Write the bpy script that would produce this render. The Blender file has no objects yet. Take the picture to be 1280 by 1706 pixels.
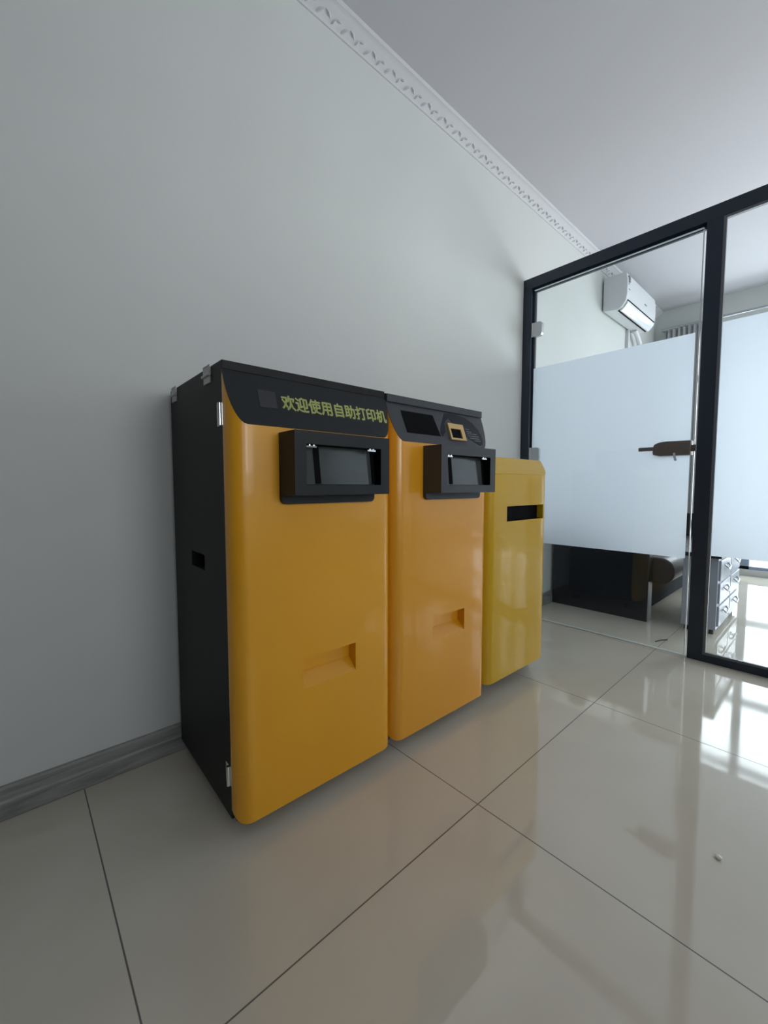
import bpy, bmesh, math, random
from mathutils import Vector, Matrix
random.seed(4)
C = bpy.context.scene.collection
sc = bpy.context.scene

# ------------------------------------------------------------------ camera
FPX, YAW, PITCH = 688.4, 47.956, 3.6365
cam_d = bpy.data.cameras.new('camera'); cam = bpy.data.objects.new('camera', cam_d); C.objects.link(cam)
cam_d.sensor_fit = 'VERTICAL'; cam_d.sensor_height = 36.0; cam_d.lens = FPX * 36.0 / 1706.0
cam_d.clip_start = 0.02; cam_d.clip_end = 200
yw, pt = math.radians(YAW), math.radians(PITCH)
fw = Vector((math.cos(yw) * math.cos(pt), math.sin(yw) * math.cos(pt), -math.sin(pt)))
cam.location = (0, -1.4495, 0.876)
cam.rotation_euler = fw.to_track_quat('-Z', 'Y').to_euler()
sc.camera = cam

# ------------------------------------------------------------------ world, lights, exposure
w = bpy.data.worlds.new('world'); sc.world = w; w.use_nodes = True
wn = w.node_tree.nodes; wn.clear()
bg = wn.new('ShaderNodeBackground'); bg.inputs[0].default_value = (0.86, 0.925, 1.0, 1); bg.inputs[1].default_value = 2.10
wo = wn.new('ShaderNodeOutputWorld'); w.node_tree.links.new(bg.outputs[0], wo.inputs[0])
sc.view_settings.view_transform = 'Standard'; sc.view_settings.look = 'None'
sc.view_settings.gamma = 1.0; sc.view_settings.use_curve_mapping = False
sc.view_settings.exposure = 0.0

def area(name, loc, target, sx, sy, power, col, spread=180):
    l = bpy.data.lights.new(name, 'AREA'); l.shape = 'RECTANGLE'; l.size = sx; l.size_y = sy
    l.energy = power; l.color = col; l.spread = math.radians(spread)
    o = bpy.data.objects.new(name, l); C.objects.link(o); o.location = loc
    o.rotation_euler = (Vector(target) - Vector(loc)).to_track_quat('-Z', 'Y').to_euler()
    return o
XP = 2.527          # partition plane
XF = 5.30           # far wall
DR = 3.6            # right wall distance
CEIL = 2.745
area('daylight_far_window', (XF + 0.25, -1.95, 1.28), (XF - 1, -1.95, 1.28), 3.0, 2.3, 128, (0.90, 0.945, 1.0))
area('side_fill_light', (1.0, -DR - 0.12, 1.60), (1.15, -DR + 1, 1.67), 1.0, 1.2, 4.2, (0.98, 0.98, 0.96), 70)  # unseen fill lamp, added to brighten the near room
area('office_fill_light', (4.0, -DR - 0.12, 1.55), (4.0, -DR + 1, 1.55), 1.5, 1.3, 21, (0.92, 0.96, 1.0))  # added lamp out of view, lifts the far room and the film

# ------------------------------------------------------------------ helpers
def tag(o, label=None, cat=None, group=None, kind=None):
    if label: o['label'] = label
    if cat: o['category'] = cat
    if group: o['group'] = group
    if kind: o['kind'] = kind
    return o

def finish(bm, name, m, parent=None, smooth=30, bevel=0, loc=None):
    bmesh.ops.recalc_face_normals(bm, faces=bm.faces)
    me = bpy.data.meshes.new(name); bm.to_mesh(me); bm.free()
    if smooth:
        for p in me.polygons: p.use_smooth = True
        me.set_sharp_from_angle(angle=math.radians(smooth))
    o = bpy.data.objects.new(name, me); C.objects.link(o)
    mats = m if isinstance(m, (list, tuple)) else [m]
    for k in mats: me.materials.append(k)
    if parent: o.parent = parent
    if loc: o.location = loc
    if bevel:
        b = o.modifiers.new('bevel', 'BEVEL'); b.width = bevel; b.segments = 3; b.limit_method = 'ANGLE'
        b.angle_limit = math.radians(35); b.harden_normals = False
    return o

def box(bm, x0, x1, y0, y1, z0, z1, mi=0):
    v = [bm.verts.new((x, y, z)) for x in (x0, x1) for y in (y0, y1) for z in (z0, z1)]
    fs = [(0, 1, 3, 2), (4, 6, 7, 5), (0, 4, 5, 1), (2, 3, 7, 6), (0, 2, 6, 4), (1, 5, 7, 3)]
    for f in fs:
        bm.faces.new([v[i] for i in f]).material_index = mi
    return bm

def nb(*a, **k): return box(bmesh.new(), *a, **k)

def cyl(bm, p0, p1, r, n=20, r2=None):
    p0, p1 = Vector(p0), Vector(p1); d = (p1 - p0)
    q = d.to_track_quat('Z', 'Y'); r2 = r if r2 is None else r2
    a = [bm.verts.new(p0 + q @ Vector((r * math.cos(t), r * math.sin(t), 0))) for t in [2 * math.pi * i / n for i in range(n)]]
    b = [bm.verts.new(p1 + q @ Vector((r2 * math.cos(t), r2 * math.sin(t), 0))) for t in [2 * math.pi * i / n for i in range(n)]]
    for i in range(n):
        bm.faces.new((a[i], a[(i + 1) % n], b[(i + 1) % n], b[i]))
    bm.faces.new(a[::-1]); bm.faces.new(b)
    return bm

def tube(bm, pts, r, n=10):
    rings = []
    for i, p in enumerate(pts):
        p = Vector(p)
        d = (Vector(pts[min(i + 1, len(pts) - 1)]) - Vector(pts[max(i - 1, 0)])).normalized()
        q = d.to_track_quat('Z', 'Y')
        rings.append([bm.verts.new(p + q @ Vector((r * math.cos(2 * math.pi * k / n), r * math.sin(2 * math.pi * k / n), 0))) for k in range(n)])
    for a, b in zip(rings, rings[1:]):
        for k in range(n):
            bm.faces.new((a[k], a[(k + 1) % n], b[(k + 1) % n], b[k]))
    bm.faces.new(rings[0][::-1]); bm.faces.new(rings[-1])
    return bm

def prism(bm, poly, axis, a0, a1):
    """extrude polygon (list of 2D pts) along axis. axis 'x': pts=(y,z); 'y': (x,z); 'z': (x,y)"""
    def P(p, a):
        return {'x': (a, p[0], p[1]), 'y': (p[0], a, p[1]), 'z': (p[0], p[1], a)}[axis]
    A = [bm.verts.new(P(p, a0)) for p in poly]; B = [bm.verts.new(P(p, a1)) for p in poly]
    n = len(poly)
    for i in range(n):
        bm.faces.new((A[i], A[(i + 1) % n], B[(i + 1) % n], B[i]))
    bm.faces.new(A[::-1]); bm.faces.new(B)
    return bm

def rrect(x0, x1, z0, z1, rs, n=5):
    """rounded rectangle, rs = radii (bl, br, tr, tl), counter-clockwise"""
    out = []
    for (cx, cz, r, a0) in ((x0, z0, rs[0], 180), (x1, z0, rs[1], 270), (x1, z1, rs[2], 0), (x0, z1, rs[3], 90)):
        sx = 1 if cx == x0 else -1; sz = 1 if cz == z0 else -1
        for i in range(n + 1):
            a = math.radians(a0 + 90 * i / n)
            out.append((cx + sx * r + r * math.cos(a), cz + sz * r + r * math.sin(a)))
    return out

def holed(bm, f, us, vs, holes, mi=0):
    """grid of quads over coordinates us x vs mapped by f(u,v,depth); holes=(u0,u1,v0,v1,depth,rise) become pockets"""
    us = sorted(set([round(x, 5) for x in us] + [round(h[i], 5) for h in holes for i in (0, 1)]))
    vs = sorted(set([round(x, 5) for x in vs] + [round(h[i], 5) for h in holes for i in (2, 3)]))
    for i in range(len(us) - 1):
        for j in range(len(vs) - 1):
            cu, cv = (us[i] + us[i + 1]) / 2, (vs[j] + vs[j + 1]) / 2
            if any(h[0] < cu < h[1] and h[2] < cv < h[3] for h in holes): continue
            bm.faces.new([bm.verts.new(f(a, b, 0)) for a, b in ((us[i], vs[j]), (us[i + 1], vs[j]), (us[i + 1], vs[j + 1]), (us[i], vs[j + 1]))]).material_index = mi
    for (u0, u1, v0, v1, d, rise) in holes:
        F = [f(u0, v0, 0), f(u1, v0, 0), f(u1, v1, 0), f(u0, v1, 0)]
        B = [f(u0, v0 + rise, d), f(u1, v0 + rise, d), f(u1, v1, d), f(u0, v1, d)]
        for k in range(4):
            bm.faces.new([bm.verts.new(p) for p in (F[k], F[(k + 1) % 4], B[(k + 1) % 4], B[k])]).material_index = mi
        bm.faces.new([bm.verts.new(p) for p in B]).material_index = mi

# ------------------------------------------------------------------ materials
def mat(name, col, rough=0.5, metal=0, spec=0.5, coat=0, bump=None, var=None, coat_r=0.05):
    m = bpy.data.materials.new(name); m.use_nodes = True
    nt = m.node_tree; b = nt.nodes['Principled BSDF']
    b.inputs['Base Color'].default_value = (*col, 1); b.inputs['Roughness'].default_value = rough
    b.inputs['Metallic'].default_value = metal; b.inputs['Specular IOR Level'].default_value = spec
    b.inputs['Coat Weight'].default_value = coat; b.inputs['Coat Roughness'].default_value = coat_r
    tc = nt.nodes.new('ShaderNodeTexCoord')
    if var:
        sc_, amt = var
        n = nt.nodes.new('ShaderNodeTexNoise'); n.inputs['Scale'].default_value = sc_; n.inputs['Detail'].default_value = 5
        nt.links.new(tc.outputs['Object'], n.inputs['Vector'])
        r = nt.nodes.new('ShaderNodeMapRange'); r.inputs[1].default_value = 0.3; r.inputs[2].default_value = 0.7
        r.inputs[3].default_value = 1 - amt; r.inputs[4].default_value = 1 + amt
        nt.links.new(n.outputs['Fac'], r.inputs[0])
        mx = nt.nodes.new('ShaderNodeVectorMath'); mx.operation = 'SCALE'; mx.inputs[0].default_value = col
        nt.links.new(r.outputs[0], mx.inputs['Scale']); nt.links.new(mx.outputs[0], b.inputs['Base Color'])
    if bump:
        sc_, st, dist = bump
        n = nt.nodes.new('ShaderNodeTexNoise'); n.inputs['Scale'].default_value = sc_; n.inputs['Detail'].default_value = 4
        nt.links.new(tc.outputs['Object'], n.inputs['Vector'])
        bp = nt.nodes.new('ShaderNodeBump'); bp.inputs['Strength'].default_value = st; bp.inputs['Distance'].default_value = dist
        nt.links.new(n.outputs['Fac'], bp.inputs['Height']); nt.links.new(bp.outputs[0], b.inputs['Normal'])
    return m

M = {}
M['wall'] = mat('wall_plaster', (0.66, 0.675, 0.655), 0.75, bump=(35, 0.12, 0.004), var=(1.3, 0.025))
M['wall2'] = mat('bounce_cut_dark_wall', (0.34, 0.33, 0.30), 0.8, bump=(35, 0.1, 0.004))  # unseen walls, darkened to cut bounce light on the left
M['ceil'] = mat('ceiling_paint', (0.60, 0.59, 0.62), 0.8, bump=(40, 0.1, 0.004))
M['crown'] = mat('crown_plaster', (0.64, 0.64, 0.655), 0.7)
M['orange'] = mat('orange_yellow_lacquer', (0.76, 0.35, 0.008), 0.36, coat=0.40, coat_r=0.06, bump=(9, 0.05, 0.006), var=(2.2, 0.05))
M['orange2'] = mat('amber_lacquer', (0.74, 0.325, 0.012), 0.34, coat=0.40, coat_r=0.06, bump=(9, 0.05, 0.006), var=(2.2, 0.05))
M['lemon'] = mat('olive_yellow_lacquer', (0.60, 0.36, 0.012), 0.30, spec=0.25, coat=0.22, coat_r=0.05, bump=(8, 0.04, 0.006), var=(2.0, 0.04))
M['black'] = mat('matt_black_sheet', (0.0085, 0.009, 0.010), 0.55, spec=0.3, bump=(200, 0.05, 0.001))
M['panel'] = mat('black_console_paint', (0.015, 0.018, 0.020), 0.5, spec=0.3)
M['panel2'] = mat('charcoal_console_paint', (0.046, 0.049, 0.056), 0.45, spec=0.4)
M['void'] = mat('dark_inside', (0.002, 0.002, 0.003), 0.7, spec=0.1)
M['gloss'] = mat('gloss_black_film', (0.006, 0.007, 0.014), 0.3, spec=0.2)
M['screen'] = mat('dark_screen_glass', (0.060, 0.068, 0.068), 0.12, coat=0.3)
M['sticker'] = mat('grey_sticker', (0.028, 0.029, 0.033), 0.5)
M['text'] = mat('pale_lime_letters', (0.58, 0.62, 0.22), 0.5)
M['whitetext'] = mat('grey_white_letters', (0.18, 0.19, 0.20), 0.5)
M['zinc'] = mat('brushed_zinc', (0.42, 0.42, 0.41), 0.45, metal=0.6)
M['chrome'] = mat('chrome', (0.75, 0.77, 0.76), 0.16, metal=1)
M['rubber'] = mat('black_rubber', (0.012, 0.012, 0.012), 0.6)
M['frame'] = mat('dark_slate_aluminium', (0.014, 0.024, 0.042), 0.4, spec=0.5)
M['bead'] = mat('grey_glazing_bead', (0.12, 0.13, 0.15), 0.35)
M['acbody'] = mat('white_plastic', (0.72, 0.73, 0.74), 0.35)
M['acside'] = mat('white_plastic_side', (0.66, 0.67, 0.69), 0.45)
M['acgloss'] = mat('white_gloss_louvre', (0.85, 0.87, 0.90), 0.12)
M['grey'] = mat('grey_print', (0.22, 0.24, 0.27), 0.5)
M['leather'] = mat('black_leather', (0.045, 0.050, 0.058), 0.42, spec=0.4, bump=(60, 0.35, 0.004))
M['basecloth'] = mat('dark_base_cloth', (0.030, 0.034, 0.040), 0.9, spec=0.05)
M['darkwood'] = mat('gloss_black_board', (0.005, 0.008, 0.015), 0.4)
M['chest'] = mat('silver_white_drawer', (0.42, 0.45, 0.52), 0.25)
M['brown'] = mat('brown_lock_metal', (0.15, 0.13, 0.12), 0.45, metal=0.3)
M['steel'] = mat('satin_steel', (0.50, 0.52, 0.54), 0.33, metal=0.8)
M['curtain'] = mat('pale_grey_curtain', (0.60, 0.60, 0.60), 0.8)
M['winframe'] = mat('blue_grey_window_frame', (0.30, 0.36, 0.48), 0.4)
M['cream'] = mat('pale_amber_plastic', (0.62, 0.42, 0.16), 0.4)
M['paper'] = mat('white_scrap', (0.75, 0.75, 0.74), 0.6)

def marble():
    m = mat('grey_veined_marble', (0.33, 0.33, 0.32), 0.5); nt = m.node_tree; b = nt.nodes['Principled BSDF']
    tc = nt.nodes.new('ShaderNodeTexCoord'); mp = nt.nodes.new('ShaderNodeMapping'); mp.inputs['Scale'].default_value = (2.2, 9, 22)
    n = nt.nodes.new('ShaderNodeTexNoise'); n.inputs['Scale'].default_value = 1.6; n.inputs['Detail'].default_value = 9; n.inputs['Distortion'].default_value = 1.4
    r = nt.nodes.new('ShaderNodeValToRGB')
    e = r.color_ramp.elements; e[0].position = 0.36; e[0].color = (0.19, 0.19, 0.18, 1); e[1].position = 0.62; e[1].color = (0.33, 0.325, 0.31, 1)
    nt.links.new(tc.outputs['Object'], mp.inputs[0]); nt.links.new(mp.outputs[0], n.inputs['Vector'])
    nt.links.new(n.outputs['Fac'], r.inputs[0]); nt.links.new(r.outputs[0], b.inputs['Base Color'])
    return m
M['marble'] = marble()

def floor_mat():
    m = mat('polished_floor_tile', (0.42, 0.39, 0.35), 0.10, spec=0.85); nt = m.node_tree; b = nt.nodes['Principled BSDF']; L = nt.links
    tc = nt.nodes.new('ShaderNodeTexCoord'); sp = nt.nodes.new('ShaderNodeSeparateXYZ'); L.new(tc.outputs['Object'], sp.inputs[0])
    TS = 0.7981
    def line(out, off):
        a = nt.nodes.new('ShaderNodeMath'); a.operation = 'SUBTRACT'; L.new(out, a.inputs[0]); a.inputs[1].default_value = off - TS / 2 - 40 * TS
        f = nt.nodes.new('ShaderNodeMath'); f.operation = 'MODULO'; L.new(a.outputs[0], f.inputs[0]); f.inputs[1].default_value = TS
        s = nt.nodes.new('ShaderNodeMath'); s.operation = 'SUBTRACT'; L.new(f.outputs[0], s.inputs[0]); s.inputs[1].default_value = TS / 2
        c = nt.nodes.new('ShaderNodeMath'); c.operation = 'ABSOLUTE'; L.new(s.outputs[0], c.inputs[0])
        k = nt.nodes.new('ShaderNodeMapRange'); k.inputs[1].default_value = 0.0009; k.inputs[2].default_value = 0.0021
        k.inputs[3].default_value = 1; k.inputs[4].default_value = 0; L.new(c.outputs[0], k.inputs[0])
        return k.outputs[0]
    a = line(sp.outputs[0], 0.919); c = line(sp.outputs[1], -0.8163)
    mxm = nt.nodes.new('ShaderNodeMath'); mxm.operation = 'MAXIMUM'; L.new(a, mxm.inputs[0]); L.new(c, mxm.inputs[1])
    n = nt.nodes.new('ShaderNodeTexNoise'); n.inputs['Scale'].default_value = 2.3; n.inputs['Detail'].default_value = 7; n.inputs['Distortion'].default_value = 0.6
    L.new(tc.outputs['Object'], n.inputs['Vector'])
    r = nt.nodes.new('ShaderNodeValToRGB'); e = r.color_ramp.elements
    e[0].position = 0.3; e[0].color = (0.60, 0.55, 0.455, 1); e[1].position = 0.7; e[1].color = (0.66, 0.61, 0.515, 1)
    L.new(n.outputs['Fac'], r.inputs[0])
    mx = nt.nodes.new('ShaderNodeMix'); mx.data_type = 'RGBA'
    L.new(mxm.outputs[0], mx.inputs[0]); L.new(r.outputs[0], mx.inputs[6]); mx.inputs[7].default_value = (0.10, 0.095, 0.085, 1)
    L.new(mx.outputs[2], b.inputs['Base Color'])
    # dusty smears vary the polish
    n2 = nt.nodes.new('ShaderNodeTexNoise'); n2.inputs['Scale'].default_value = 1.6; n2.inputs['Detail'].default_value = 6
    L.new(tc.outputs['Object'], n2.inputs['Vector'])
    k = nt.nodes.new('ShaderNodeMapRange'); k.inputs[1].default_value = 0.35; k.inputs[2].default_value = 0.7; k.inputs[3].default_value = 0.025; k.inputs[4].default_value = 0.09
    L.new(n2.outputs['Fac'], k.inputs[0])
    ad = nt.nodes.new('ShaderNodeMath'); ad.operation = 'ADD'; L.new(k.outputs[0], ad.inputs[0])
    ml = nt.nodes.new('ShaderNodeMath'); ml.operation = 'MULTIPLY'; L.new(mxm.outputs[0], ml.inputs[0]); ml.inputs[1].default_value = 0.4
    L.new(ml.outputs[0], ad.inputs[1]); L.new(ad.outputs[0], b.inputs['Roughness'])
    return m
M['floor'] = floor_mat()

def glass_mat(name, tint):
    m = bpy.data.materials.new(name); m.use_nodes = True; nt = m.node_tree; nt.nodes.clear()
    o = nt.nodes.new('ShaderNodeOutputMaterial'); t = nt.nodes.new('ShaderNodeBsdfTransparent'); t.inputs[0].default_value = (*tint, 1)
    g = nt.nodes.new('ShaderNodeBsdfGlossy'); g.inputs['Roughness'].default_value = 0.01
    f = nt.nodes.new('ShaderNodeFresnel'); f.inputs[0].default_value = 1.5
    mx = nt.nodes.new('ShaderNodeMixShader')
    ge = nt.nodes.new('ShaderNodeNewGeometry'); k = nt.nodes.new('ShaderNodeMath'); k.operation = 'SUBTRACT'; k.inputs[0].default_value = 1.0
    nt.links.new(ge.outputs['Backfacing'], k.inputs[1]); q = nt.nodes.new('ShaderNodeMath'); q.operation = 'MULTIPLY'
    nt.links.new(f.outputs[0], q.inputs[0]); nt.links.new(k.outputs[0], q.inputs[1])      # the far face of a pane only lets light out
    nt.links.new(q.outputs[0], mx.inputs[0]); nt.links.new(t.outputs[0], mx.inputs[1]); nt.links.new(g.outputs[0], mx.inputs[2]); nt.links.new(mx.outputs[0], o.inputs[0])
    return m
M['glass'] = glass_mat('clear_glass', (0.95, 0.97, 0.97))
def film_mat():
    m = bpy.data.materials.new('frosted_film'); m.use_nodes = True; nt = m.node_tree; nt.nodes.clear()
    o = nt.nodes.new('ShaderNodeOutputMaterial')
    t = nt.nodes.new('ShaderNodeBsdfTranslucent'); t.inputs[0].default_value = (0.86, 0.89, 0.93, 1)
    d = nt.nodes.new('ShaderNodeBsdfDiffuse'); d.inputs[0].default_value = (0.80, 0.84, 0.87, 1)
    mx = nt.nodes.new('ShaderNodeMixShader'); mx.inputs[0].default_value = 0.30
    nt.links.new(t.outputs[0], mx.inputs[1]); nt.links.new(d.outputs[0], mx.inputs[2])
    r = nt.nodes.new('ShaderNodeBsdfRefraction'); r.inputs['Roughness'].default_value = 0.75; r.inputs['IOR'].default_value = 1.25; r.inputs[0].default_value = (0.9, 0.92, 0.95, 1)
    m2 = nt.nodes.new('ShaderNodeMixShader'); m2.inputs[0].default_value = 0.28
    nt.links.new(mx.outputs[0], m2.inputs[1]); nt.links.new(r.outputs[0], m2.inputs[2]); nt.links.new(m2.outputs[0], o.inputs[0])
    return m
M['film'] = film_mat()
M['edge'] = mat('polished_glass_edge', (0.75, 0.85, 0.88), 0.15)

# ------------------------------------------------------------------ setting
X0 = -2.6
def struct(name, bm, m, parent=None, **k):
    o = finish(bm, name, m, parent, **k)
    if parent is None: o['kind'] = 'structure'
    return o
struct('floor', nb(X0, XF + 1.5, -DR, 0.12, -0.1, 0), M['floor'], smooth=0)
struct('ceiling', nb(X0, XF + 0.2, -DR, 0.12, CEIL, CEIL + 0.1), M['ceil'], smooth=0)
struct('wall_left', nb(X0, XF + 0.2, 0, 0.12, 0, CEIL), M['wall'], smooth=0)
struct('wall_back', nb(X0 - 0.1, X0, -DR, 0.12, 0, CEIL), M['wall2'], smooth=0)
bm = bmesh.new()                                   # right wall with two openings added for the fill light
wz0, wz1 = 0.75, 2.2; WX = [(-0.8, 1.5), (3.25, 4.75)]
for a, b in ((X0, -0.8), (1.5, 3.25), (4.75, XF + 0.2)): box(bm, a, b, -DR - 0.1, -DR, 0, CEIL)
for a, b in WX: box(bm, a, b, -DR - 0.1, -DR, 0, wz0); box(bm, a, b, -DR - 0.1, -DR, wz1, CEIL)
struct('wall_right', bm, M['wall2'], smooth=0)
bm = bmesh.new()                                   # far wall with its glazed opening
FZ0, FZ1, FD0, FD1 = 0.06, 2.47, 0.30, 3.5
box(bm, XF, XF + 0.12, -FD0, 0.0, 0, CEIL); box(bm, XF, XF + 0.12, -DR, -FD1, 0, CEIL)
box(bm, XF, XF + 0.12, -FD1, -FD0, 0, FZ0); box(bm, XF, XF + 0.12, -FD1, -FD0, FZ1, CEIL)
struct('wall_front', bm, M['wall'], smooth=0)

# far window: frame with mullions
bm = bmesh.new()
def fbar(y0, y1, z0, z1): box(bm, XF + 0.02, XF + 0.08, y0, y1, z0, z1)
fbar(-FD1, -FD0, FZ0, FZ0 + 0.03); fbar(-FD1, -FD0, FZ1 - 0.05, FZ1)
for dd in (FD0, 0.80, 1.50, 2.20, 2.85, FD1 - 0.07): fbar(-dd - 0.07, -dd, FZ0, FZ1)
for z in (0.44, 1.25, 1.95): fbar(-FD1, -FD0, z, z + 0.07)
wf = struct('window_2', bm, M['winframe'], smooth=0)
finish(nb(XF + 0.045, XF + 0.051, -FD1, -FD0, FZ0, FZ1), 'pane', M['glass'], wf, smooth=0)
for (wx0, wx1), nm in zip(WX, ('fill_window_near', 'fill_window_far')):  # frames of the two unseen windows added for fill light
    bm = bmesh.new(); wm = (wx0 + wx1) / 2
    for a, b in ((wx0, wx0 + 0.05), (wx1 - 0.05, wx1), (wm - 0.025, wm + 0.025)): box(bm, a, b, -DR - 0.08, -DR - 0.03, wz0, wz1)
    for a, b in ((wz0, wz0 + 0.05), (wz1 - 0.05, wz1)): box(bm, wx0, wx1, -DR - 0.08, -DR - 0.03, a, b)
    struct(nm, bm, M['winframe'], smooth=0)

# crown moulding with a leaf band
def crown(name, x0, x1):
    bm = bmesh.new()
    prof = [(0, 2.681), (-0.006, 2.681), (-0.008, 2.690), (-0.014, 2.695), (-0.020, 2.704), (-0.033, 2.716), (-0.044, 2.722), (-0.050, 2.728), (-0.062, 2.731), (-0.064, 2.738), (-0.066, CEIL), (0, CEIL)]
    prism(bm, prof, 'x', x0, x1)
    x = x0; k = 0
    while x < x1 - 0.12:                           # raised slanting leaves and beads
        for (dx, dy, ln, wd, ang) in ((0.02, -0.017, 0.050, 0.017, 38), (0.055, -0.024, 0.034, 0.013, -30), (0.082, -0.016, 0.030, 0.012, 55), (0.105, -0.026, 0.026, 0.010, 10)):
            c = Vector((x + dx, dy, 2.7035 + (-dy - 0.019) * 0.85))
            n = Vector((0, -0.68, -0.73)); t = Vector((1, 0, 0)); s = n.cross(t)
            a = math.radians(ang); u = t * math.cos(a) + s * math.sin(a); v = n.cross(u)
            rim = [bm.verts.new(c + u * (ln / 2 * math.cos(q)) + v * (wd / 2 * math.sin(q))) for q in [2 * math.pi * i / 8 for i in range(8)]]
            top = bm.verts.new(c + n * 0.013 - u * ln * 0.15)
            for i in range(8): bm.faces.new((rim[i], rim[(i + 1) % 8], top))
        x += 0.118; k += 1
    o = finish(bm, name, M['crown'], smooth=40); o['kind'] = 'structure'; return o
crown('trim_1', X0, XF)

# marble skirting
prof = [(0, 0), (-0.020, 0), (-0.020, 0.074), (-0.017, 0.082), (-0.010, 0.086), (-0.006, 0.092), (0, 0.092)]
prof = [(0, 0), (-0.018, 0), (-0.018, 0.046), (-0.015, 0.052), (-0.010, 0.056), (-0.009, 0.078), (-0.006, 0.084), (0, 0.086)]
bm = prism(bmesh.new(), prof, 'x', X0, XF)
struct('baseboard_left', bm, M['marble'], smooth=0)

# ------------------------------------------------------------------ partition of glass
FT = 0.045   # frame depth
HT = 2.20
bm = bmesh.new()
fx0, fx1 = XP, XP + FT
box(bm, fx0, fx1, -0.058, -0.001, 0, HT - 0.06)           # wall jamb
box(bm, fx0, fx1, -DR, -0.001, HT - 0.065, HT)           # head
box(bm, fx0, fx1, -1.018, -0.955, 0, HT - 0.065)         # post
box(bm, fx0, fx1, -DR, -1.018, 0, 0.036)                 # sill
box(bm, fx0, fx1, -2.36, -2.30, 0.036, HT - 0.065)
box(bm, fx0 + 0.026, fx1, -0.955, -0.058, HT - 0.085, HT - 0.065)     # door stop
box(bm, fx0 + 0.026, fx1, -0.074, -0.058, 0, HT - 0.065)
o = struct('trim_2', bm, M['frame'], smooth=0, bevel=0.0012)
for nm, y0, y1 in (('window_1', -2.30, -1.018),):
    p = finish(nb(fx0 + 0.020, fx0 + 0.028, y0, y1, 0.036, HT - 0.065), nm, M['glass'], smooth=0); p['kind'] = 'structure'
    bm = bmesh.new(); b = 0.012
    box(bm, fx0 + 0.003, fx0 + 0.018, y0, y0 + b, 0.036, HT - 0.065); box(bm, fx0 + 0.003, fx0 + 0.018, y1 - b, y1, 0.036, HT - 0.065)
    box(bm, fx0 + 0.003, fx0 + 0.018, y0 + b, y1 - b, 0.036, 0.036 + b); box(bm, fx0 + 0.003, fx0 + 0.018, y0 + b, y1 - b, HT - 0.065 - b, HT - 0.065)
    finish(bm, 'glazing_bead', M['bead'], p, smooth=0)
    f = finish(nb(fx0 + 0.0288, fx0 + 0.0296, y0, y1, 0.530, 1.655), 'frosted_film', M['film'], p, smooth=0)
    tag(f, 'frosted white film band')
p = finish(nb(fx0 + 0.020, fx0 + 0.028, -DR, -2.36, 0.036, HT - 0.065), 'window_4', M['glass'], smooth=0); p['kind'] = 'structure'
finish(nb(fx0 + 0.0288, fx0 + 0.0296, -DR, -2.36, 0.530, 1.655), 'frosted_film', M['film'], p, smooth=0)

# frameless glass door
GX = XP + 0.010
dy0, dy1, dz0, dz1 = -0.943, -0.072, 0.008, 2.118
door = bpy.data.objects.new('door_1', None); C.objects.link(door); door.location = (GX, -0.07, 0); door['kind'] = 'structure'
def dpart(bm, name, m, parent=door, **k):
    bmesh.ops.translate(bm, verts=bm.verts, vec=(-GX, 0.07, 0)); return finish(bm, name, m, parent, **k)
dpart(nb(GX, GX + 0.010, dy0 + 0.002, dy1, dz0, dz1), 'glass_leaf', M['glass'], smooth=0)
bm = bmesh.new()
box(bm, GX - 0.0005, GX + 0.0105, dy0 - 0.002, dy0 + 0.002, dz0, dz1)
box(bm, GX - 0.0005, GX + 0.0105, dy0 + 0.002, dy1, dz0 - 0.003, dz0); box(bm, GX - 0.0005, GX + 0.0105, dy0 + 0.002, dy1, dz1, dz1 + 0.003)
dpart(bm, 'glass_edge', M['edge'], smooth=0)
f = dpart(nb(GX + 0.0108, GX + 0.0116, -0.925, dy1, 0.506, 1.632), 'frosted_film', M['film'], smooth=0); tag(f, 'frosted white film band')
for z in (1.827, 1.035, 0.20):
    if z < 0.5: z0, z1 = 0.20, 0.285
    else: z0, z1 = z, z + 0.088
    bm = bmesh.new(); prism(bm, [(a, b) for a, b in rrect(-0.130, -0.070, z0, z1, (0.018, 0.003, 0.003, 0.018))], 'x', GX - 0.008, GX + 0.018)
    h = dpart(bm, 'door_hinge', M['steel'], smooth=30, bevel=0.001)
    dpart(cyl(bmesh.new(), (GX - 0.002, -0.066, z0), (GX - 0.002, -0.066, z1), 0.008), 'hinge_pin', M['chrome'], h)
# lock with lever and little latch
bm = bmesh.new()
poly = [(-0.775, 1.036), (-0.80, 1.030), (-0.935, 1.030), (-0.935, 1.101), (-0.83, 1.103), (-0.80, 1.100), (-0.778, 1.090), (-0.772, 1.075), (-0.772, 1.045)]
prism(bm, poly, 'x', GX - 0.030, GX + 0.036)
lk = dpart(bm, 'door_lock', M['brown'], smooth=30, bevel=0.003); tag(lk, 'brown metal lock body')
bm = bmesh.new(); box(bm, GX - 0.034, GX - 0.018, -0.775, -0.706, 1.058, 1.078)
dpart(bm, 'lock_lever', M['brown'], lk, smooth=30, bevel=0.004)
dpart(tube(bmesh.new(), [(GX - 0.030, -0.868, 1.040), (GX - 0.040, -0.872, 1.022), (GX - 0.044, -0.879, 1.002)], 0.0055), 'lock_key', M['steel'], lk)
bm = bmesh.new()
for y in (-0.83, -0.885): cyl(bm, (GX - 0.0295, y, 1.070), (GX - 0.034, y, 1.070), 0.011)
dpart(bm, 'lock_screw', M['brown'], lk)
dpart(nb(GX - 0.004, GX + 0.014, -0.951, -0.935, 1.048, 1.080), 'lock_bolt', M['brown'], lk, smooth=0)

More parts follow.
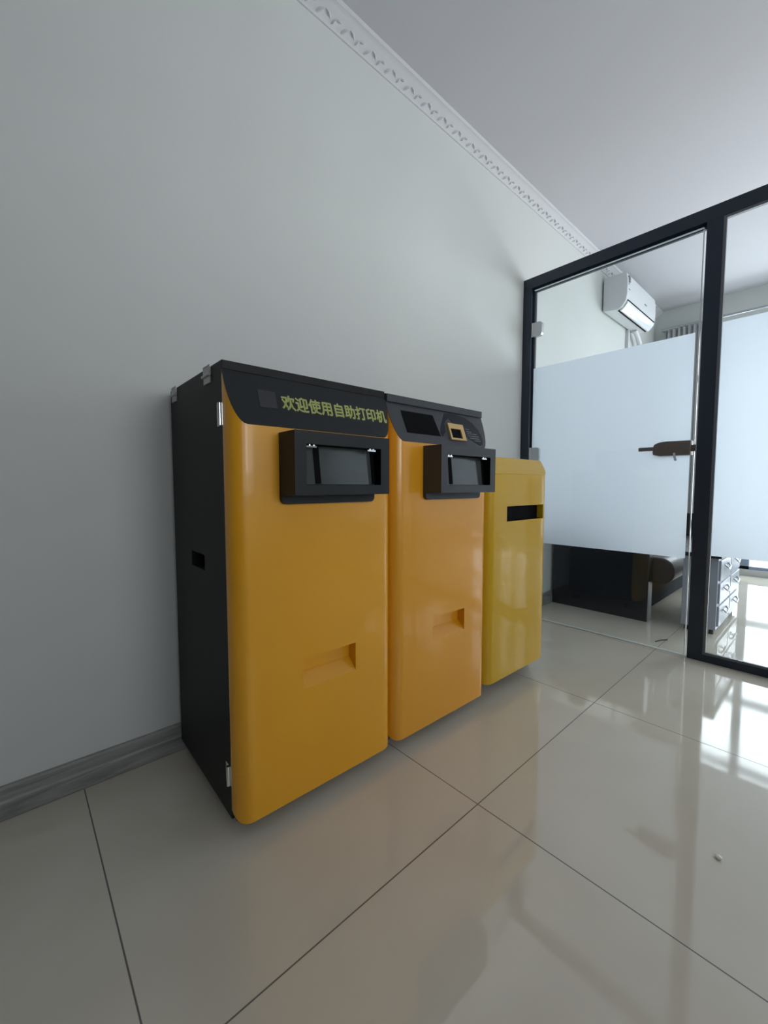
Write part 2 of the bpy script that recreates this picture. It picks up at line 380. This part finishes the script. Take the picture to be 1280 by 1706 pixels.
# ------------------------------------------------------------------ yellow machines
OX, OY, TH = 0.3765, -0.464, -math.radians(0.829)
Tk, RR = 0.046, 0.042
def at_local(x):      # machine row axis -> world
    return (OX + x * math.cos(TH), OY + x * math.sin(TH), 0)

def footprint(Wd, T=Tk, R=RR, n=9):
    pts = [(0.0, -0.0005), (0.0, -(T - R))]
    for i in range(1, n + 1):
        a = math.pi / 2 * i / n
        pts.append((R - R * math.cos(a), -(T - R) - R * math.sin(a)))
    pts2 = [(Wd - x, y) for x, y in reversed(pts)]
    return pts, pts2

def make_door(parent, Wd, m, zb, zf, zt, holes, rb=0.022, name='front_door'):
    """curved-corner door shell, bottom at zb, its top cut by the slope from (front, zf) to (back, zt)"""
    bm = bmesh.new()
    L, Rr = footprint(Wd)
    def top(y): return zf + (zt - zf) * (1 + y / Tk)
    def bot(x):
        d = min(x, Wd - x)
        return zb + (rb - math.sqrt(max(0, rb * rb - (rb - d) ** 2)) if d < rb else 0)
    for side in (L, Rr):
        zr = sorted(set(round(h[i], 5) for h in holes for i in (2, 3)))
        cols = [[bm.verts.new((x, y, z)) for z in [bot(x)] + zr + [top(y)]] for x, y in side]
        for a, b in zip(cols, cols[1:]):
            for k in range(len(a) - 1): bm.faces.new((a[k], b[k], b[k + 1], a[k + 1]))
    holed(bm, lambda u, v, d: (u, -Tk + d, v), [RR, Wd - RR], [zb, zf], holes)
    # underside and back
    full = L + Rr
    bm.faces.new([bm.verts.new((x, y, bot(x))) for x, y in full])
    bm.faces.new([bm.verts.new(p) for p in ((0, -0.0005, zb + rb), (Wd, -0.0005, zb + rb), (Wd, -0.0005, zt), (0, -0.0005, zt))])
    bm.faces.new([bm.verts.new((x, y, top(y) - 0.004)) for x, y in full])
    bmesh.ops.remove_doubles(bm, verts=bm.verts, dist=0.00004)
    return finish(bm, name, m, parent, smooth=32)

class Slope:
    def __init__(s, zf, zt):
        s.zf, s.zt = zf, zt
        s.up = Vector((0, Tk, zt - zf)).normalized(); s.n = Vector((0, -(zt - zf), Tk)).normalized()
    def P(s, x, z, off=0):
        y = -Tk * (s.zt - z) / (s.zt - s.zf)
        return Vector((x, y, z)) + s.n * off
    def slab(s, pts, off0, off1, bm=None):
        bm = bm or bmesh.new()
        A = [bm.verts.new(s.P(x, z, off0)) for x, z in pts]; B = [bm.verts.new(s.P(x, z, off1)) for x, z in pts]
        n = len(pts)
        for i in range(n): bm.faces.new((A[i], A[(i + 1) % n], B[(i + 1) % n], B[i]))
        bm.faces.new(A[::-1]); bm.faces.new(B)
        return bm
    def outline(s, Wd):
        L, Rr = footprint(Wd)
        return [(x, s.zf + (s.zt - s.zf) * (1 + y / Tk)) for x, y in L + Rr]

def make_caster(parent, x, y):
    br = finish(cyl(nb(x - 0.013, x + 0.013, y - 0.012, y + 0.012, 0.036, 0.0425), (x, y, 0.018), (x, y, 0.037), 0.006), 'caster', M['zinc'], parent, smooth=30)
    finish(cyl(bmesh.new(), (x - 0.009, y, 0.018), (x + 0.009, y, 0.018), 0.018, 24), 'wheel', M['rubber'], br)

def carcass(root, Wd, H, m, depth=0.434, side_pocket=True, zb=0.043, lid=0.020, mlid=None):
    bm = bmesh.new(); z1 = H - lid
    box_faces = [((0, 0, zb), (Wd, 0, zb), (Wd, 0, z1), (0, 0, z1)), ((0, depth, zb), (0, depth, z1), (Wd, depth, z1), (Wd, depth, zb)),
                 ((Wd, 0, zb), (Wd, depth, zb), (Wd, depth, z1), (Wd, 0, z1)), ((0, 0, zb), (0, depth, zb), (Wd, depth, zb), (Wd, 0, zb)),
                 ((0, 0, z1), (Wd, 0, z1), (Wd, depth, z1), (0, depth, z1))]
    for f in box_faces: bm.faces.new([bm.verts.new(p) for p in f])
    holed(bm, lambda u, v, d: (d, u, v), [0, depth], [zb, z1], [(0.153, 0.266, 0.648, 0.690, 0.03, 0)] if side_pocket else [])
    bmesh.ops.remove_doubles(bm, verts=bm.verts, dist=0.00004)
    finish(bm, 'cabinet_body', m, root, smooth=0)
    lidb = nb(0, Wd, -0.0035, depth, z1 - 0.001, H)
    o = finish(lidb, 'lid', mlid or m, root, smooth=0, bevel=0.0015)
    for y in (0.04, depth - 0.04):
        for x in (0.035, Wd - 0.035): make_caster(root, x, y)
    return o

def monitor(root, x0, x1, mh, shift=0.0):
    """hooded screen box bolted to the door"""
    zt, zbk, zfr, yb, yf = 1.007, 0.830, 0.853, -Tk + 0.0005, -0.125
    bm = bmesh.new(); n = 5
    B = rrect(x0, x1, zbk, zt, (0.014, 0.014, 0.0015, 0.0015), n); F = rrect(x0, x1, zfr, zt, (0.0015,) * 4, n)
    ox0, ox1, oz0, oz1 = x0 + 0.031, x1 - 0.031, 0.878, 0.976
    O = rrect(ox0, ox1, oz0, oz1, (0.001,) * 4, n)
    ymid = -0.060; N = len(B)
    vb = [bm.verts.new((x, yb, z)) for x, z in B]; vm = [bm.verts.new((x, ymid, z)) for x, z in B]; vf = [bm.verts.new((x, yf, z)) for x, z in F]
    vo = [bm.verts.new((x, yf, z)) for x, z in O]
    F2 = rrect(x0, x1, zfr, zt, (0.0015,) * 4, n); vs = [bm.verts.new((x, ymid - 0.0002, z)) for x, z in F2]
    vi = [bm.verts.new((x, yf + 0.045, z)) for x, z in O]
    N = len(B)
    for a, b in ((vb, vm), (vm, vs), (vs, vf), (vf, vo), (vo, vi)):
        for i in range(N): bm.faces.new((a[i], a[(i + 1) % N], b[(i + 1) % N], b[i]))
    bm.faces.new(vb); bm.faces.new(vi)
    bm.faces.ensure_lookup_table()
    for f in bm.faces:
        c = f.calc_center_median()
        if ox0 - 1e-4 < c.x < ox1 + 1e-4 and oz0 - 1e-4 < c.z < oz1 + 1e-4 and c.y > yf + 0.002 and c.y < yf + 0.05: f.material_index = 1
    hs = finish(bm, 'screen_hood', [mh, M['void']], root, smooth=25)
    # screen leans back inside the opening
    def sp(x, z):
        t = (z - oz0) / (oz1 - oz0); return (x, yf + 0.026 + 0.007 * t, z)
    bm = bmesh.new(); e = 0.0012
    A = [sp(ox0 + e, oz0 + e), sp(ox1 - e, oz0 + e), sp(ox1 - e, oz1 - e), sp(ox0 + e, oz1 - e)]
    f = [bm.verts.new(p) for p in A]; g = [bm.verts.new((p[0], p[1] + 0.003, p[2])) for p in A]
    for i in range(4): bm.faces.new((f[i], f[(i + 1) % 4], g[(i + 1) % 4], g[i]))
    bm.faces.new(f); bm.faces.new(g)
    s = finish(bm, 'screen', M['screen'], hs, smooth=0)
    wdt = ox1 - ox0
    for (fa, fb) in ((0.155, 0.225), (0.935, 0.985)):      # dark bars down the screen
        bm = bmesh.new()
        P = []
        for z, sh in ((oz0 + 0.003, 0.004), (oz1 - 0.004, 0)):
            for fx in (fa, fb):
                p = sp(ox0 + wdt * fx + sh, z); P.append((p[0], p[1] - 0.0008, p[2]))
        P = [P[0], P[1], P[3], P[2]]
        a = [bm.verts.new(p) for p in P]; b = [bm.verts.new((p[0], p[1] - 0.0012, p[2])) for p in P]
        for i in range(4): bm.faces.new((a[i], a[(i + 1) % 4], b[(i + 1) % 4], b[i]))
        bm.faces.new(a); bm.faces.new(b)
        finish(bm, 'screen_strip', M['void'], hs, smooth=0)
    for xa in (ox0 + 0.004, ox1 - 0.042):
        bm = bmesh.new(); y = yf + 0.006
        box(bm, xa, xa + 0.028, y, y + 0.006, oz1 - 0.0075, oz1 - 0.0035)
        cyl(bm, (xa + 0.009, y + 0.003, oz1 - 0.004), (xa + 0.009, y + 0.003, oz1 - 0.0005), 0.004, 12)
        cyl(bm, (xa + 0.021, y + 0.003, oz1 - 0.004), (xa + 0.021, y + 0.003, oz1 - 0.0005), 0.004, 12)
        finish(bm, 'clip', M['chrome'], hs, smooth=30)
    return hs

def hinges(root, H):
    for y0, y1 in ((0.068, 0.118), (0.362, 0.412)):       # lid hinges on the left side
        bm = bmesh.new()
        box(bm, -0.0035, -0.0003, y0, y1, H - 0.017, H + 0.004); box(bm, -0.0035, 0.0, y0 + 0.003, y1 - 0.006, H + 0.0005, H + 0.004)
        box(bm, -0.0035, -0.0003, y0 + 0.002, y1 - 0.004, H - 0.040, H - 0.024)
        cyl(bm, (-0.005, y0 - 0.002, H - 0.0205), (-0.005, y1, H - 0.0205), 0.0038, 12)
        finish(bm, 'lid_hinge', M['zinc'], root, smooth=30)
    for z0, z1 in ((1.018, 1.070), (0.132, 0.182)):       # door hinges on the front seam
        bm = bmesh.new()
        cyl(bm, (-0.0055, 0.003, z0), (-0.0055, 0.003, z1), 0.0048, 14)
        box(bm, -0.0022, -0.0003, 0.006, 0.028, z0, z1); box(bm, -0.0022, -0.0003, -0.0045, 0.0, z0, z1)
        finish(bm, 'door_hinge', M['chrome'], root, smooth=30)

def text_mesh(name, body, width, height, bold=0.0, e=0.0012):
    cu = bpy.data.curves.new(name, 'FONT'); cu.body = body; cu.size = 1; cu.offset = bold; cu.extrude = 0.0; cu.resolution_u = 2
    to = bpy.data.objects.new(name, cu); C.objects.link(to)
    dg = bpy.context.evaluated_depsgraph_get(); dg.update()
    me = bpy.data.meshes.new_from_object(to.evaluated_get(dg))
    bpy.data.objects.remove(to); bpy.data.curves.remove(cu)
    xs = [v.co.x for v in me.vertices]; ys = [v.co.y for v in me.vertices]
    sx = width / (max(xs) - min(xs)); sy = height / (max(ys) - min(ys)); mx, my = min(xs), min(ys)
    for v in me.vertices: v.co = ((v.co.x - mx) * sx, (v.co.y - my) * sy, 0)
    n0 = len(me.vertices); b2 = bmesh.new()
    for dx, dy in ((-e, 0), (e, 0), (0, -e), (0, e)):
        k = len(b2.verts); b2.from_mesh(me); b2.verts.ensure_lookup_table()
        for v in b2.verts[k:]: v.co.x += dx; v.co.y += dy
    b2.to_mesh(me); b2.free()
    return me

# --- first machine: printer with the greeting
W1, H1, W2, H2 = 0.505, 1.170, 0.501, 1.166
ZF, ZT = 1.020, 1.150
def root(name, x, label, cat):
    e = bpy.data.objects.new(name, None); C.objects.link(e); e.location = at_local(x); e.rotation_euler = (0, 0, TH); e.empty_display_size = 0.1
    return tag(e, label, cat)
r1 = root('printing_kiosk', 0, 'tall black and orange-yellow printing kiosk with green Chinese lettering, nearest the camera', 'kiosk')
carcass(r1, W1, H1, M['black'])
make_door(r1, W1, M['orange'], 0.043, ZF, ZT, [(0.180, 0.355, 0.336, 0.418, 0.032, 0.034)])
S1 = Slope(ZF, ZT)
cp = finish(S1.slab(S1.outline(W1), -0.003, 0.002), 'console_panel', M['panel'], r1, smooth=0)
me = text_mesh('lettering', '欢迎使用自助打印机', 0.349, 0.041, 0.0)
me.name = 'lettering'
for v in me.vertices:
    z = 1.0665 + v.co.y * S1.up.z
    v.co = S1.P(0.141 + v.co.x, z, 0.0026)
lt = bpy.data.objects.new('lettering', me); C.objects.link(lt); lt.parent = cp; me.materials.append(M['text']); tag(lt, 'pale green Chinese characters')
finish(S1.slab([(0.080, 1.066), (0.126, 1.066), (0.126, 1.110), (0.080, 1.110)], 0.002, 0.0028), 'sticker', M['sticker'], cp, smooth=0)
monitor(r1, 0.120, 0.416, M['panel'])
hinges(r1, H1)

# --- second machine: collection kiosk with scanner
r2 = root('scanning_kiosk', 0.508, 'middle orange-yellow kiosk with dark display opening and small yellow-framed scanner in its black top', 'kiosk')
carcass(r2, W2, H2, M['black'], side_pocket=False)
make_door(r2, W2, M['orange2'], 0.043, ZF - 0.004, ZT - 0.006, [(0.184, 0.357, 0.338, 0.420, 0.032, 0.034)])
S2 = Slope(ZF - 0.004, ZT - 0.006)
cp = finish(S2.slab(S2.outline(W2), -0.003, 0.002), 'console_panel', M['panel2'], r2, smooth=0)
o = finish(nb(0.002, W2 - 0.002, -0.010, 0.0, 1.141, H2 - 0.001), 'lid_lip', M['panel2'], r2, smooth=0, bevel=0.0015)
q = 0.508
dis = [(0.572 - q, 1.0455), (0.733 - q, 1.0455), (0.718 - q, 1.118), (0.566 - q, 1.118)]
finish(S2.slab(dis, 0.0015, 0.0032), 'display', M['void'], cp, smooth=0)
dec = [(0.826, 1.136), (0.868, 1.133), (0.905, 1.128), (0.940, 1.112), (0.968, 1.086), (0.978, 1.055), (0.968, 1.030), (0.950, 1.026),
       (0.870, 1.060), (0.835, 1.088), (0.803, 1.117), (0.786, 1.108), (0.770, 1.090), (0.766, 1.064), (0.745, 1.046), (0.738, 1.060), (0.748, 1.082), (0.785, 1.133)]
finish(S2.slab([(a - q, b) for a, b in dec], 0.0015, 0.0030), 'decal', M['gloss'], cp, smooth=0)
bm = bmesh.new()                                           # scanner frame round a dark window
def fr(x0, x1, z0, z1, k0, k1): S2.slab([(x0 - q, z0), (x1 - q, z0), (x1 - q, z1), (x0 - q, z1)], k0, k1, bm)
sx0, sx1, sz0, sz1 = 0.782, 0.868, 1.036, 1.096
fr(sx0, sx1, sz0, sz0 + 0.007, 0.002, 0.009); fr(sx0, sx1, sz1 - 0.019, sz1, 0.002, 0.009)
fr(sx0, sx0 + 0.009, sz0 + 0.007, sz1 - 0.019, 0.002, 0.009); fr(sx1 - 0.020, sx1, sz0 + 0.007, sz1 - 0.019, 0.002, 0.009)
sf = finish(bm, 'scanner_frame', M['cream'], cp, smooth=0, bevel=0.001)
bm = S2.slab([(sx0 + 0.009 - q, sz0 + 0.007), (sx1 - 0.020 - q, sz0 + 0.007), (sx1 - 0.020 - q, sz1 - 0.019), (sx0 + 0.009 - q, sz1 - 0.019)], 0.002, 0.004)
finish(bm, 'scanner_window', M['void'], cp, smooth=0)
bm = bmesh.new()                                           # small print beside the scanner
for z, a, b in ((1.083, 0.885, 0.905), (1.074, 0.886, 0.916), (1.067, 0.888, 0.945), (1.058, 0.890, 0.952), (1.050, 0.900, 0.957), (1.042, 0.925, 0.958)):
    x = a
    while x < b:
        wd = random.uniform(0.002, 0.005); S2.slab([(x - q, z), (x + wd - q, z), (x + wd - q, z + 0.0028), (x - q, z + 0.0028)], 0.003, 0.0034, bm); x += wd + 0.0012
finish(bm, 'small_print', M['whitetext'], cp, smooth=0)
monitor(r2, 0.637 - q, 0.933 - q, M['panel2'])

# --- third machine: lower box with a slot
r3 = root('drop_box', 1.014, 'lower olive-yellow cabinet with a black slot, beside the glass door', 'cabinet')
W3 = 0.468
zf3, zt3 = 0.924, 0.994
carcass(r3, W3, zt3, M['black'], side_pocket=False, zb=0.062, lid=0.004, mlid=M['lemon'])
make_door(r3, W3, M['lemon'], 0.066, zf3, zt3, [(0.126, 0.424, 0.728, 0.791, 0.030, 0)], rb=0.012)
S3 = Slope(zf3, zt3)
finish(S3.slab(S3.outline(W3), -0.0002, 0.0018), 'sloping_top', M['lemon'], r3, smooth=0)
bm = bmesh.new()
y0, y1 = -Tk + 0.0015, -Tk + 0.0295
a, b, c, d = 0.1265, 0.4235, 0.7285, 0.7905
for f in (((a, y1, c), (b, y1, c), (b, y1, d), (a, y1, d)), ((a, y0, c), (b, y0, c), (b, y1, c), (a, y1, c)), ((a, y0, d), (b, y0, d), (b, y1, d), (a, y1, d)),
          ((a, y0, c), (a, y1, c), (a, y1, d), (a, y0, d))):
    bm.faces.new([bm.verts.new(p) for p in f])
o = finish(bm, 'slot_liner', M['void'], r3, smooth=0)

# ------------------------------------------------------------------ beyond the glass
# air conditioner
ac = bpy.data.objects.new('air_conditioner', None); C.objects.link(ac); ac.location = (3.8, 0, 2.35)
tag(ac, 'white split air conditioner mounted high on the wall behind the glass door', 'air conditioner')
def acp(bm, name, m, parent=ac, **k):
    bmesh.ops.translate(bm, verts=bm.verts, vec=(-3.8, 0, -2.35)); return finish(bm, name, m, parent, **k)
prof = [(-0.012, 2.352), (-0.125, 2.335), (-0.160, 2.352), (-0.188, 2.392), (-0.197, 2.45), (-0.196, 2.56), (-0.188, 2.612), (-0.170, 2.622), (-0.012, 2.622)]
acp(prism(bmesh.new(), prof, 'x', 3.802, 4.56), 'housing', M['acbody'], smooth=40, bevel=0.006)
acp(nb(3.83, 4.53, -0.012, -0.001, 2.37, 2.60), 'wall_bracket', M['grey'], smooth=0)
bm = prism(bmesh.new(), [(-0.137, 2.331), (-0.150, 2.328), (-0.172, 2.347), (-0.192, 2.372), (-0.196, 2.392), (-0.184, 2.388)], 'x', 3.83, 4.53)
acp(bm, 'louvre', M['acgloss'], smooth=50)
bm = bmesh.new(); box(bm, 3.83, 4.53, -0.1335, -0.122, 2.3305, 2.338); box(bm, 3.83, 4.53, -0.1985, -0.187, 2.396, 2.402)
acp(bm, 'air_slot', M['void'], smooth=0)
for (x, z, a, b) in ((3.83, 2.575, 0.030, 0.018), (3.845, 2.545, 0.026, 0.014), (3.83, 2.52, 0.006, 0.05), (3.855, 2.56, 0.008, 0.03), (3.835, 2.485, 0.03, 0.006), (4.24, 2.475, 0.055, 0.010)):
    acp(nb(x, x + a, -0.1995, -0.190, z, z + b), 'printed_mark', M['grey'], smooth=0)
bm = tube(bmesh.new(), [(4.45, -0.06, 2.345), (4.52, -0.06, 2.315), (4.60, -0.055, 2.27), (4.66, -0.05, 2.20), (4.68, -0.04, 2.05)], 0.022, 14)
acp(bm, 'drain_pipe', M['acbody'], smooth=60)
acp(nb(4.40, 4.43, -0.025, -0.001, 1.2, 2.35), 'cable_duct', M['acbody'], smooth=0)

# black sofa with flat side panel towards the glass
so = bpy.data.objects.new('sofa', None); C.objects.link(so); so.location = (3.0, -0.02, 0)
tag(so, 'black leather sofa with flat dark side panel, seen through the glass door', 'sofa')
def sop(bm, name, m, parent=so, **k):
    bmesh.ops.translate(bm, verts=bm.verts, vec=(-3.0, 0.02, 0)); return finish(bm, name, m, parent, **k)
for x0, x1 in ((3.0, 3.09), (4.70, 4.79)):
    sop(nb(x0, x1, -0.645, -0.02, 0.0, 0.62), 'side_panel', M['darkwood'], smooth=0, bevel=0.006)
sop(nb(3.09, 4.70, -0.62, -0.10, 0.05, 0.26), 'seat_base', M['basecloth'], smooth=30, bevel=0.02)
for i in range(2):
    a = 3.095 + i * 0.803
    sop(prism(bmesh.new(), rrect(-0.76, -0.16, 0.24, 0.41, (0.075, 0.02, 0.02, 0.075), 6), 'x', a, a + 0.797), 'seat_cushion', M['leather'], smooth=40, bevel=0.012)
    sop(prism(bmesh.new(), rrect(-0.24, -0.10, 0.36, 0.78, (0.04,) * 4, 6), 'x', a, a + 0.797), 'back_cushion', M['leather'], smooth=40, bevel=0.02)
sop(nb(3.09, 4.70, -0.10, -0.03, 0.05, 0.70), 'back_panel', M['leather'], smooth=30, bevel=0.015)

# low drawer table in front of it
dt = bpy.data.objects.new('drawer_table', None); C.objects.link(dt); dt.location = (3.0, -0.9, 0)
tag(dt, 'low pale drawer table with black top behind the fixed glass panel', 'table')
def dtp(bm, name, m, parent=dt, **k):
    bmesh.ops.translate(bm, verts=bm.verts, vec=(-3.0, 0.9, 0)); return finish(bm, name, m, parent, **k)
dtp(nb(3.02, 3.72, -0.99, -0.82, 0.03, 0.46), 'body', M['chest'], smooth=0, bevel=0.004)
dtp(nb(2.97, 3.76, -1.01, -0.80, 0.46, 0.485), 'table_top', M['darkwood'], smooth=0, bevel=0.004)
for i in range(2):
    for j in range(3):
        xa = 3.04 + i * 0.34; za = 0.05 + j * 0.135
        bm = nb(xa, xa + 0.32, -1.000, -0.990, za, za + 0.12)
        d = dtp(bm, 'drawer', M['chest'], smooth=0, bevel=0.002)
        dtp(tube(bmesh.new(), [(xa + 0.11, -1.001, za + 0.085), (xa + 0.115, -1.014, za + 0.07), (xa + 0.16, -1.016, za + 0.055), (xa + 0.205, -1.014, za + 0.07), (xa + 0.21, -1.001, za + 0.085)], 0.005, 8), 'handle', M['steel'], d)
for x in (3.05, 3.68):
    for y in (-0.965, -0.845): dtp(cyl(bmesh.new(), (x, y, 0), (x, y, 0.035), 0.012), 'foot', M['rubber'])

# gathered curtain left of the far window
bm = bmesh.new(); n = 60; cols = []
for i in range(n + 1):
    d = 0.12 + 0.40 * i / n; x = XF - 0.10 + 0.025 * math.sin(i * 0.95) + 0.008 * math.sin(i * 2.3)
    cols.append([bm.verts.new((x + 0.01 * math.sin(i) * k / 6, -d, 2.50 - 2.42 * k / 6)) for k in range(7)])
for a, b in zip(cols, cols[1:]):
    for k in range(6): bm.faces.new((a[k], b[k], b[k + 1], a[k + 1]))
cu = finish(bm, 'curtain', M['curtain'], smooth=80)
s = cu.modifiers.new('solid', 'SOLIDIFY'); s.thickness = 0.004
tag(cu, 'pale grey pleated curtain gathered at the left edge of the far window', 'curtain')
rod = finish(cyl(bmesh.new(), (XF - 0.10, -0.08, 2.515), (XF - 0.10, -FD1 - 0.1, 2.515), 0.012), 'curtain_rod', M['steel'])
tag(rod, 'thin metal curtain rod above the far window', 'curtain rod')
for y in (-0.10, -1.7, -FD1 - 0.08): finish(nb(XF - 0.105, XF - 0.0005, y - 0.006, y + 0.006, 2.505, 2.52), 'rod_bracket', M['steel'], rod, smooth=0)

# specks on the floor
bm = bmesh.new(); bmesh.ops.create_icosphere(bm, subdivisions=2, radius=0.0075)
for v in bm.verts: v.co.z *= 0.55; v.co *= random.uniform(0.8, 1.15)
zmin = min(v.co.z for v in bm.verts)
for v in bm.verts: v.co.z -= zmin
o = finish(bm, 'paper_crumb', M['paper'], loc=(1.2, -1.294, 0)); tag(o, 'tiny white crumb lying alone on the polished floor tile', 'crumb')
bm = tube(bmesh.new(), [(2.655, -0.785, 0.003), (2.70, -0.800, 0.004), (2.735, -0.822, 0.003)], 0.003, 6)
o = finish(bm, 'plastic_strip', M['rubber']); tag(o, 'small dark strip on the floor just behind the glass door', 'strip')
